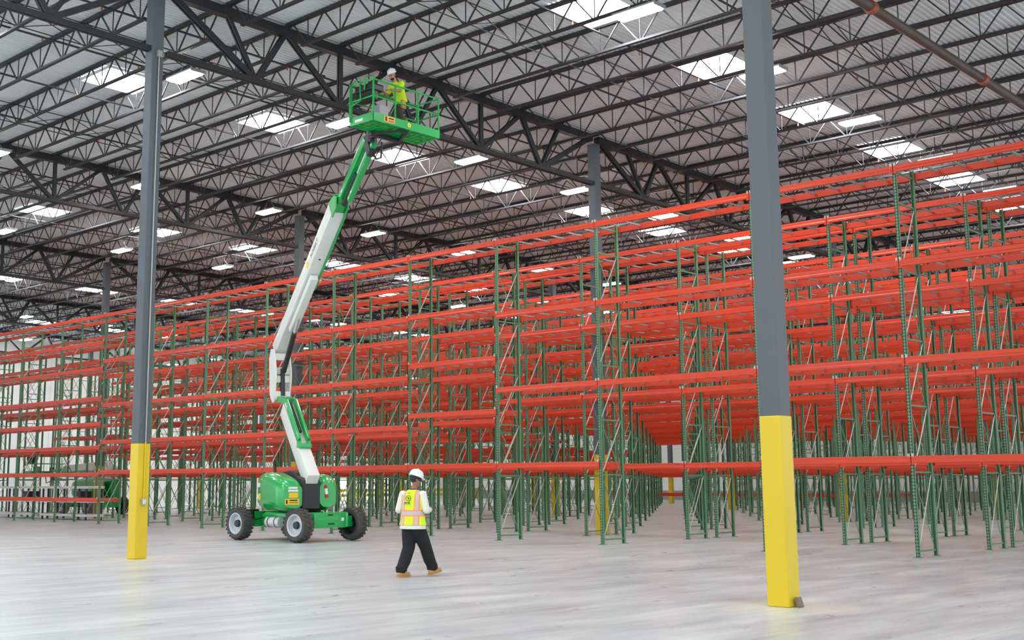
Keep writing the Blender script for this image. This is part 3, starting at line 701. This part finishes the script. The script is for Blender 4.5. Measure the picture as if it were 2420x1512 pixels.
    pl = pf.build('platform', 'lgreen', root, bevel=.006)
    fl = MB(TB)
    for k_ in range(13): fl.box((-l + .02 + k_ * .198, -wd + .02, .015), (-l + .02 + k_ * .198 + .03, wd - .02, .05))
    for k_ in range(5): fl.box((-l + .02, -wd + .05 + k_ * .195, .02), (l - .02, -wd + .08 + k_ * .195, .045))
    fl.box((-l + .02, -wd + .02, .045), (l - .02, wd - .02, .06)); fl.build('floor_grid', 'lgreen', pl)
    sub = MB(TB); sub.bar((-.55, wd - .05, -.05), (.55, wd - .05, -.05), .10, .10); sub.bar((-.5, wd - .05, -.05), (-.1, -.28, -.03), .07, .06); sub.bar((.5, wd - .05, -.05), (.1, -.28, -.03), .07, .06); sub.bar((-.15, -.28, -.03), (.15, -.28, -.03), .07, .06); sub.build('platform_support', 'dark', pl)
    r = MB(TB); rt = .024
    loop = lambda z: [(-l + .03, -wd + .03, z), (l - .03, -wd + .03, z), (l - .03, wd - .03, z), (-l + .03, wd - .03, z)]
    for z in (.22 + hr - .25, .22 + (hr - .25) * .48):
        q = loop(z + .03)
        for i_ in range(4): r.tube([q[i_], q[(i_ + 1) % 4]], rt, 8)
    for x_, y_ in ((-l + .03, -wd + .03), (-.42, -wd + .03), (.42, -wd + .03), (l - .03, -wd + .03), (l - .03, wd - .03), (.42, wd - .03), (-.42, wd - .03), (-l + .03, wd - .03)): r.tube([(x_, y_, .1), (x_, y_, .22 + hr - .22)], rt, 8)
    r.tube([(-l + .05, -wd + .06, .25), (-l + .05, -wd + .06, .22 + hr - .10), (-l + .05, -.1, .22 + hr - .10), (-l + .05, -.05, .9)], rt, 8)
    r.tube([(-l - .03, wd - .03, .1), (-l - .03, wd - .03, .22 + hr - .22), (-l - .03, .05, .22 + hr - .12), (-l - .03, .0, .6), (-l - .03, wd - .05, .5)], rt * .9, 8)
    r.build('guard_rail', 'lgreen', pl, True)
    cb = MB(TB); cb.box((-l + .08, -.30, .88), (-l + .50, .36, 1.06)); cb.box((-l + .10, -.28, .62), (-l + .34, .34, .88)); cb.build('control_console', 'black', pl, bevel=.03)
    js = MB(TB)
    for yy in (-.12, .10): js.tube([(-l + .40, yy, 1.05), (-l + .42, yy, 1.17)], [.016, .024], 8)
    js.build('joystick', 'dark', pl, True)
    tb_ = MB(TB); tb_.box((-l + .30, -.36, .06), (-l + .62, -.06, .50)); tb_.build('battery_box', 'grey', pl, bevel=.02)
    if full:
        d_ = MB(TB); d_.box((-.84, -wd - .004, .04), (-.46, -wd, .20)); d_.build('warning_decal', 'orangedec', pl)
        d_ = MB(TB); d_.box((-.80, -wd - .007, .06), (-.74, -wd - .004, .18)); d_.box((-.68, -wd - .007, .13), (-.50, -wd - .004, .17)); d_.box((-.68, -wd - .007, .07), (-.50, -wd - .004, .09)); d_.build('decal_print', 'ink', pl)
        MB(TB).lathe([(0, .06), (.005, .06), (.005, .022), (0, .022)], (.06, -wd, .12), (0, -1, 0), 18).build('sun_ring_logo', 'decal', pl)
        d_ = MB(TB); d_.box((-l - .004, -.05, .06), (-l, .25, .13)); d_.build('white_plate', 'decalw', pl)
    return root
PM = dict(T0=(1.15, 1.75), T1=(-1.45, 4.05), K0=(-2.15, 4.30), K1=(-2.35, 6.00), N0=(-2.45, 6.02), N1=(3.10, 9.66), J0=(3.45, 9.78), J1=(5.60, 11.05), B=(7.10, 10.86), by=.20, steer=.06, shift=(-.18, 0, 0))
ANG = math.atan2(-.932, -.362)
lift = boom_lift((23.75, 29.2, 0), ANG, -PI / 2 - ANG, PM, 'large green boom lift with raised white boom standing on the open floor', basket_ang=0.0)
PF = dict(T0=(1.1, 1.75), T1=(-1.6, 2.15), K0=(-1.75, 2.0), K1=(-1.75, 2.75), N0=(-1.7, 2.75), N1=(2.9, 2.55), J0=(3.2, 2.5), J1=(4.6, 2.45), B=(5.5, 2.25), by=0.0)
boom_lift((36.15, 63.0, 0), math.radians(90), 0.0, PF, 'second green boom lift with lowered boom, parked behind the racks at far left', basket_ang=0.0, full=False)

# ---------------------------------------------------------------- people
def fuse(mb, name, mats, parent, voxel=.008, smooth=6, paint=None):
    """one closed skin grown over the pieces in mb"""
    me = bpy.data.meshes.new('t'); me.from_pydata([tuple(p) for p in mb.v], [], mb.f)
    bm = bmesh.new(); bm.from_mesh(me); bmesh.ops.recalc_face_normals(bm, faces=bm.faces); bm.to_mesh(me); bm.free()
    o = bpy.data.objects.new('t', me); C.objects.link(o)
    m = o.modifiers.new('r', 'REMESH'); m.mode = 'VOXEL'; m.voxel_size = voxel; m.adaptivity = 0
    if smooth: q = o.modifiers.new('s', 'SMOOTH'); q.iterations = smooth; q.factor = .5
    dg = bpy.context.evaluated_depsgraph_get(); dg.update(); out = bpy.data.meshes.new_from_object(o.evaluated_get(dg)); bpy.data.objects.remove(o)
    out.name = name; out.materials.clear()
    for k_ in mats: out.materials.append(M[k_])
    out.polygons.foreach_set('use_smooth', [True] * len(out.polygons))
    if paint:
        for p in out.polygons: p.material_index = paint(p.center, p.normal)
    return put(name, out, parent)
def hand(mb, wrist, direc, palm_n, thumb_side, curl=.6, s=1.0):
    """palm, four bent fingers of unlike length and a thumb off the palm's side"""
    w, d, n = Vector(wrist), Vector(direc).normalized(), Vector(palm_n).normalized(); t = Vector(thumb_side); t = (t - d * t.dot(d)).normalized(); n = (n - d * n.dot(d) - t * n.dot(t)).normalized()
    for k_ in (-.028, -.010, .010, .028): mb.limb([w + t * k_ * .8 * s, w + d * .085 * s + t * k_ * s], [.017 * s, .014 * s], 8)
    for k_, ln in ((.031, .072), (.011, .082), (-.010, .076), (-.030, .060)):
        a = w + d * .088 * s + t * k_ * s; d1 = (d + n * curl * .5).normalized(); d2 = (d + n * curl * 1.6).normalized(); d3 = (d * .5 + n * curl * 2.4).normalized()
        p1 = a + d1 * ln * .5 * s; p2 = p1 + d2 * ln * .32 * s; p3 = p2 + d3 * ln * .22 * s
        mb.limb([a, p1, p2, p3], [.0105 * s, .0098 * s, .009 * s, .008 * s], 8)
    a = w + d * .022 * s + t * .030 * s; p1 = a + (d * .55 + t * .8 + n * .25).normalized() * .045 * s; p2 = p1 + (d * .9 + t * .1 + n * .55).normalized() * .032 * s
    mb.limb([a, p1, p2], [.015 * s, .012 * s, .0095 * s], 8)
def head_pieces(mb, c, fwd, up):
    c, f, u = Vector(c), Vector(fwd).normalized(), Vector(up).normalized(); l_ = u.cross(f).normalized(); u = f.cross(l_)
    R = Matrix((f, l_, u)).transposed(); q = lambda a, b, h: c + f * a + l_ * b + u * h
    mb.ell(q(-.012, 0, .035), (.098, .076, .090), 16, 10, rot=R); mb.ell(q(.022, 0, -.035), (.072, .062, .082), 16, 10, rot=R)
    mb.ell(q(.062, 0, -.088), (.030, .032, .026), 12, 8, rot=R)                       # chin
    mb.limb([q(.086, 0, .018), q(.108, 0, -.022)], [.010, .015], 8)                   # nose
    for sy in (-1, 1):
        mb.ell(q(-.012, sy * .078, -.005), (.020, .009, .032), 10, 7, rot=R)          # ears
        mb.ell(q(.080, sy * .030, .030), (.018, .024, .010), 10, 6, rot=R)            # brow
        mb.ell(q(.070, sy * .036, -.022), (.020, .018, .018), 10, 6, rot=R)           # cheek
    mb.ell(q(.088, 0, -.055), (.012, .024, .008), 10, 6, rot=R)                       # lips
    return R, q
def hard_hat(parent, q, R, tilt=0.0, band=None):
    b = MB(); rings = []; n = 22
    prof = [(.118, .0, 0), (.120, .02, 0), (.117, .055, 0), (.100, .095, 0), (.066, .122, 0), (.022, .134, 0)]
    for r_, h_, _ in prof: rings.append([q(-.012 + r_ * 1.13 * math.cos(2 * PI * k_ / n), r_ * .93 * math.sin(2 * PI * k_ / n), .058 + h_) for k_ in range(n)])
    b.loft(rings)
    brim = [[q(-.012 + (r_ * 1.13 + (.052 if math.cos(2 * PI * k_ / n) > .3 else .012)) * math.cos(2 * PI * k_ / n) * (1 if True else 0), (r_ * .93 + .010) * math.sin(2 * PI * k_ / n), h_) for k_ in range(n)] for r_, h_ in ((.112, .050), (.118, .058), (.112, .066))]
    b.loft(brim); b.limb([q(-.11, 0, .15), q(-.012, 0, .194), q(.09, 0, .15)], [.012, .016, .012], 8)
    h = b.build('hard_hat', 'helmet', parent, True)
    if band:
        bb = MB(); bb.loft([[q(-.012 + r_ * math.cos(2 * PI * k_ / n), r_ * .82 * math.sin(2 * PI * k_ / n), h_) for k_ in range(n)] for r_, h_ in ((.104, .005), (.112, .03), (.116, .056))]); bb.build('headband', band, parent, True)
    return h
def eyes(parent, q):
    b = MB()
    for sy in (-1, 1): b.ell(q(.083, sy * .030, .010), (.010, .014, .008), 10, 6)
    b.build('eye', 'ink', parent, True)
def torso_loft(mb, secs, n=18):
    """secs: (x, y, z, half depth, half width)"""
    mb.loft([[(x + a * math.cos(2 * PI * k_ / n) * (1 if True else 1), y + b * math.sin(2 * PI * k_ / n), z) for k_ in range(n)] for x, y, z, a, b in secs])

# the worker on foot: local +x ahead, +y to his left
TW = math.radians(17); TWM = Matrix.Rotation(TW, 4, 'Z')
p1 = tag(empty('person', (15.94, 16.30, 0), math.radians(3)), 'worker in lime vest and white hard hat walking across the open floor', 'person'); p1.scale = (1.035,) * 3
b = MB(TWM)
torso_loft(b, [(0, 0, .86, .10, .15), (0, 0, .95, .115, .165), (.0, 0, 1.10, .105, .150), (.01, 0, 1.28, .120, .175), (.01, 0, 1.40, .110, .185), (.01, 0, 1.48, .070, .13), (.02, 0, 1.52, .05, .06)])
b.limb([(.02, 0, 1.48), (.055, -.01, 1.60)], [.060, .056])
HIP = {1: (0, .085, .92), -1: (0, -.085, .92)}; KNE = {1: (.0, .10, .50), -1: (.24, -.09, .51)}; ANK = {1: (-.19, .10, .095), -1: (.41, -.10, .115)}
b.T = None
for s in (1, -1): b.limb([HIP[s], KNE[s], ANK[s]], [.085, .058, .042])
b.T = TWM
SH = {1: (.0, .195, 1.44), -1: (.0, -.195, 1.44)}; EL = {1: (-.03, .265, 1.17), -1: (-.02, -.275, 1.17)}; WR_ = {1: (.23, .10, 1.17), -1: (.25, -.25, 1.17)}
for s in (1, -1):
    b.limb([SH[s], EL[s]], [.055, .042]); b.limb([EL[s], WR_[s]], [.042, .028])
hand(b, WR_[-1], (.85, .30, .10), (0, .6, .5), (0, .3, 1), .75); hand(b, WR_[1], (.85, -.30, .10), (0, -.6, .5), (0, -.3, 1), .75)
R, q = head_pieces(b, (.075, -.022, 1.70), (.70, -.62, -.34), (.28, -.2, .94))
body = fuse(b, 'body', ['skin'], p1, .0065, 4)
n0 = set(p1.children); hard_hat(p1, q, R, band='navy'); eyes(p1, q)
hr = MB(); hr.ell(q(-.03, 0, .0), (.082, .0765, .062), 16, 10, rot=R); hr.build('hair', 'hair', p1, True)
for o in set(p1.children) - n0: o.rotation_euler.z = TW
b = MB(); torso_loft(b, [(0, 0, .88, .14, .20), (0, 0, .94, .145, .20), (0, 0, .99, .135, .185)])
for s in (1, -1):
    b.limb([HIP[s], tuple((a + c_) / 2 for a, c_ in zip(HIP[s], KNE[s])), KNE[s], tuple(a * .45 + c_ * .55 for a, c_ in zip(KNE[s], ANK[s])), (ANK[s][0], ANK[s][1], ANK[s][2] + .05)], [.138, .130, .112, .108, .094], 16)
    b.tube([(ANK[s][0] - .01, ANK[s][1], ANK[s][2] + .10), (ANK[s][0] + .005, ANK[s][1], ANK[s][2] + .0)], [.098, .104], 14)
fuse(b, 'trousers', ['pants'], p1, .010, 5)
b = MB(); torso_loft(b, [(0, 0, .835, .190, .252), (0, 0, .92, .18, .235), (0, 0, 1.0, .150, .20), (.01, 0, 1.2, .14, .188), (.01, 0, 1.38, .135, .20), (.01, 0, 1.46, .09, .15), (.02, 0, 1.515, .066, .078)])
for s in (1, -1):
    b.limb([SH[s], tuple((a + c_) / 2 for a, c_ in zip(SH[s], EL[s])), EL[s]], [.074, .070, .066], 14); b.limb([EL[s], tuple(a * .45 + c_ * .55 for a, c_ in zip(EL[s], WR_[s]))], [.060, .054], 14)
fuse(b, 'shirt', ['shirt'], p1, .010, 4).rotation_euler.z = TW
b = MB(); torso_loft(b, [(0, 0, .905, .200, .258), (0, 0, .96, .186, .240), (.005, 0, 1.2, .164, .212), (.01, 0, 1.34, .158, .238), (.01, 0, 1.43, .135, .236), (.01, 0, 1.475, .105, .19), (.015, 0, 1.525, .078, .10)])
def vest_paint(c, n):
    zb, yb = abs(c.z - 1.115), abs(abs(c.y) - .135)
    if zb < .030: return 2
    if zb < .058: return 1
    if yb < .026: return 2
    if yb < .050: return 1
    return 0
vest = fuse(b, 'safety_vest', ['vest', 'vorange', 'vsilver'], p1, .009, 3, vest_paint); vest.rotation_euler.z = TW
b = MB(); b.lathe([(0, .052), (.004, .052), (.004, .043), (0, .043)], (-.152, .01, 1.375), (-1, 0, .10), 24); b.limb([(-.157, .022, 1.395), (-.157, .0, 1.385), (-.158, .018, 1.372), (-.158, -.004, 1.36)], [.008, .009, .009, .007], 6)
for z_, ws in ((1.302, (.055, .04)), (1.283, (.045, .05))):
    y_ = .085
    for w_ in ws: b.box((-.166, y_ - w_, z_ - .006), (-.160, y_, z_ + .006)); y_ -= w_ + .012
b.box((-.158, -.012, 1.462), (-.135, .02, 1.472)); b.v = [v_ - Vector((.012, 0, 0)) for v_ in b.v]
b.build('back_emblem', 'ink', vest, True)
MB().lathe([(0, .074), (.03, .066), (.03, .058), (0, .066)], (.022, -.003, 1.50), (.25, -.03, 1), 20).build('collar', 'black', p1, True).rotation_euler.z = TW
for s, up in ((1, 0.0), (-1, .16)):
    a = ANK[s]; b = MB(); dz = a[2] - .095
    b.limb([(a[0] - .055, a[1], .055 + dz), (a[0] + .06, a[1], .056 + dz + .10 * math.sin(up)), (a[0] + .175, a[1] - .006, .046 + dz + .21 * math.sin(up))], [.048, .052, .042], 12); b.limb([(a[0] - .01, a[1], a[2] - .03), (a[0] - .005, a[1], a[2] + .07)], [.056, .058], 12)
    bt = fuse(b, 'boot', ['boot'], p1, .009, 3)
    so = MB(); so.loft([[(a[0] - .10 + t_ * .33, a[1] + w_ * e_, .0 + dz + max(0, t_ * .33 - .05) * math.sin(up) + hh) for w_, hh in ((-1, .001), (1, .001), (1, .024), (-1, .024))] for t_, e_ in ((0, .030), (.15, .046), (.5, .044), (.8, .050), (1, .026))]); so.build('sole', 'tan', bt, True)
b = MB(); b.box((.318, -.085, 1.155), (.330, .0, 1.315)); ph = b.build('clipboard', 'paper', None, bevel=.004)
ph.matrix_world = p1.matrix_basis @ TWM @ Matrix.Translation((0, 0, .02)); tag(ph, 'small pale sheet held in the hands of the walking worker', 'paper')

# the worker on the raised platform, facing the console
PZ = 10.86 + .06
p2 = tag(empty('person', (21.50, 22.50, PZ), PI), 'worker in lime shirt and white hard hat leaning over the raised platform controls', 'person')
CRM = Matrix.Translation((0, 0, -.15)); b = MB(CRM); torso_loft(b, [(-.07, 0, .84, .10, .15), (-.06, 0, .94, .115, .165), (-.01, 0, 1.10, .11, .155), (.06, 0, 1.26, .12, .178), (.11, 0, 1.38, .11, .188), (.14, 0, 1.45, .07, .13), (.16, 0, 1.48, .05, .06)])
b.limb([(.14, 0, 1.44), (.215, .0, 1.545)], [.062, .058])
HIP = {1: (-.08, .09, .75), -1: (-.08, -.09, .75)}; KNE = {1: (.13, .13, .46), -1: (.09, -.12, .46)}; ANK = {1: (-.05, .14, .10), -1: (-.10, -.13, .10)}
b.T = None
for s in (1, -1): b.limb([HIP[s], KNE[s], ANK[s]], [.085, .058, .042])
b.T = CRM
SH = {1: (.115, .20, 1.40), -1: (.115, -.20, 1.40)}; EL = {1: (.24, .25, 1.155), -1: (.22, -.26, 1.165)}; WR_ = {1: (.47, .15, 1.16), -1: (.46, -.14, 1.16)}
for s in (1, -1): b.limb([SH[s], EL[s]], [.055, .044]); b.limb([EL[s], WR_[s]], [.044, .030]); hand(b, WR_[s], (.9, -.1 * s, -.15), (0, 0, -1), (.1, -s, .1), .7)
R, q = head_pieces(b, (.27, 0, 1.635), (.88, .05, -.46), (.46, 0, .88))
n0 = fuse(b, 'body', ['skin2'], p2, .0065, 4); hard_hat(p2, q, R); eyes(p2, q)
hr = MB(); hr.ell(q(-.03, 0, .0), (.082, .0765, .062), 16, 10, rot=R); hr.build('hair', 'hair', p2, True)
hr = MB(); hr.ell(q(.052, 0, -.085), (.052, .056, .048), 14, 9, rot=R); hr.build('beard', 'hair', p2, True)
for o in p2.children:
    if o != n0: o.location.z = -.15
b = MB(); torso_loft(b, [(-.08, 0, .73, .13, .18), (-.07, 0, .77, .14, .19), (-.06, 0, .83, .13, .18)])
for s in (1, -1): b.limb([HIP[s], KNE[s], (ANK[s][0], ANK[s][1], ANK[s][2] + .03)], [.118, .09, .078], 16)
fuse(b, 'trousers', ['brown'], p2, .010, 5)
b = MB(); torso_loft(b, [(-.08, 0, .90, .150, .20), (-.05, 0, 1.0, .145, .195), (.0, 0, 1.14, .138, .188), (.055, 0, 1.27, .142, .20), (.105, 0, 1.38, .128, .198), (.135, 0, 1.44, .09, .14), (.155, 0, 1.475, .066, .078)])
for s in (1, -1): b.limb([SH[s], tuple(a * .35 + c_ * .65 for a, c_ in zip(SH[s], EL[s]))], [.080, .074], 14)
def shirt_paint(c, n):
    if n.x < -.25 and abs(abs(c.y) - .10) < .016: return 1
    return 0
fuse(b, 'work_shirt', ['vest', 'vorange'], p2, .010, 4, shirt_paint).location.z = -.15
MB().box((-.02, .15, .57), (.12, .23, .81)).build('tool_pouch', 'tan', p2, bevel=.02)
for s in (1, -1):
    a = ANK[s]; b = MB(); b.limb([(a[0] - .05, a[1], .05), (a[0] + .06, a[1], .05), (a[0] + .17, a[1], .042)], [.047, .05, .041], 12); b.limb([(a[0], a[1], .08), (a[0], a[1], .17)], [.055, .057], 12); fuse(b, 'boot', ['black'], p2, .009, 3)

# ---------------------------------------------------------------- small things
b = MB(); b.box((0, 0, 0), (.30, .22, .20), 0); b.box((.0, .09, .2), (.30, .13, .203), 1); cb = b.build('cardboard_box', ['card', 'decalw'], None, loc=(22.05, 22.14, PZ), bevel=.004); tag(cb, 'small cardboard box on the raised green platform floor', 'box')
b = MB(); b.bar((0, 0, 0), (0, 0, .135), .135, .05, (1, 0, 0)); wbk = b.build('brown_block', 'wood', None, bevel=.004); wbk.location = (15.70, 8.425, .003); wbk.rotation_euler = (-.32, 0, .12); tag(wbk, 'small brown square block leaning on the foot of the near right column', 'block')
def mesh_shelf(x, y0, y1, label):
    r = tag(empty('storage_shelf', (x, y0, 0)), label, 'shelf', 'white shelves behind the front racks'); L = y1 - y0
    for z in (.16, .82, 1.48): MB().box((0, 0, z), (.9, L, z + .12)).build('shelf_board', 'whitepaint', r, bevel=.01)
    for xx in (.03, .83):
        for yy in (.2, L / 2, L - .2): MB().box((xx, yy - .05, 0), (xx + .06, yy + .05, 1.6)).build('upright', 'dark', r)
    m = MB()
    for z in (.30, .96, 1.62):
        for k_ in range(int(L / .09)): m.box((.88, .05 + k_ * .09, z), (.885, .062 + k_ * .09, z + .45))
        m.box((.88, .0, z + .44), (.89, L, z + .46))
    m.build('wire_panel', 'galv', r); MB().box((.15, L * .2, .94), (.75, L * .34, 1.35)).build('storage_bin', 'dark', r, bevel=.01)
    return r
mesh_shelf(29.9, 52.6, 57.2, 'long white three-tier shelf with grey wire panels, behind the front racks, nearer'); mesh_shelf(29.9, 57.8, 62.4, 'long white three-tier shelf with grey wire panels, behind the front racks, farther')
for k_, xx in enumerate((76.0, 81.2, 86.4, 91.6, 96.8)):
    r = tag(empty('safety_barrier', (xx, 93.5, 0)), 'yellow safety barrier rail far back beside the bright doorways', 'barrier', 'far yellow barriers')
    for a in (0, 2.4, 4.8): MB().box((a, 0, 0), (a + .14, .14, 1.15)).build('post', 'yellow', r)
    for z in (.35, .85): MB().box((0, -.06, z), (4.94, 0, z + .28)).build('rail', 'yellow', r, bevel=.02)
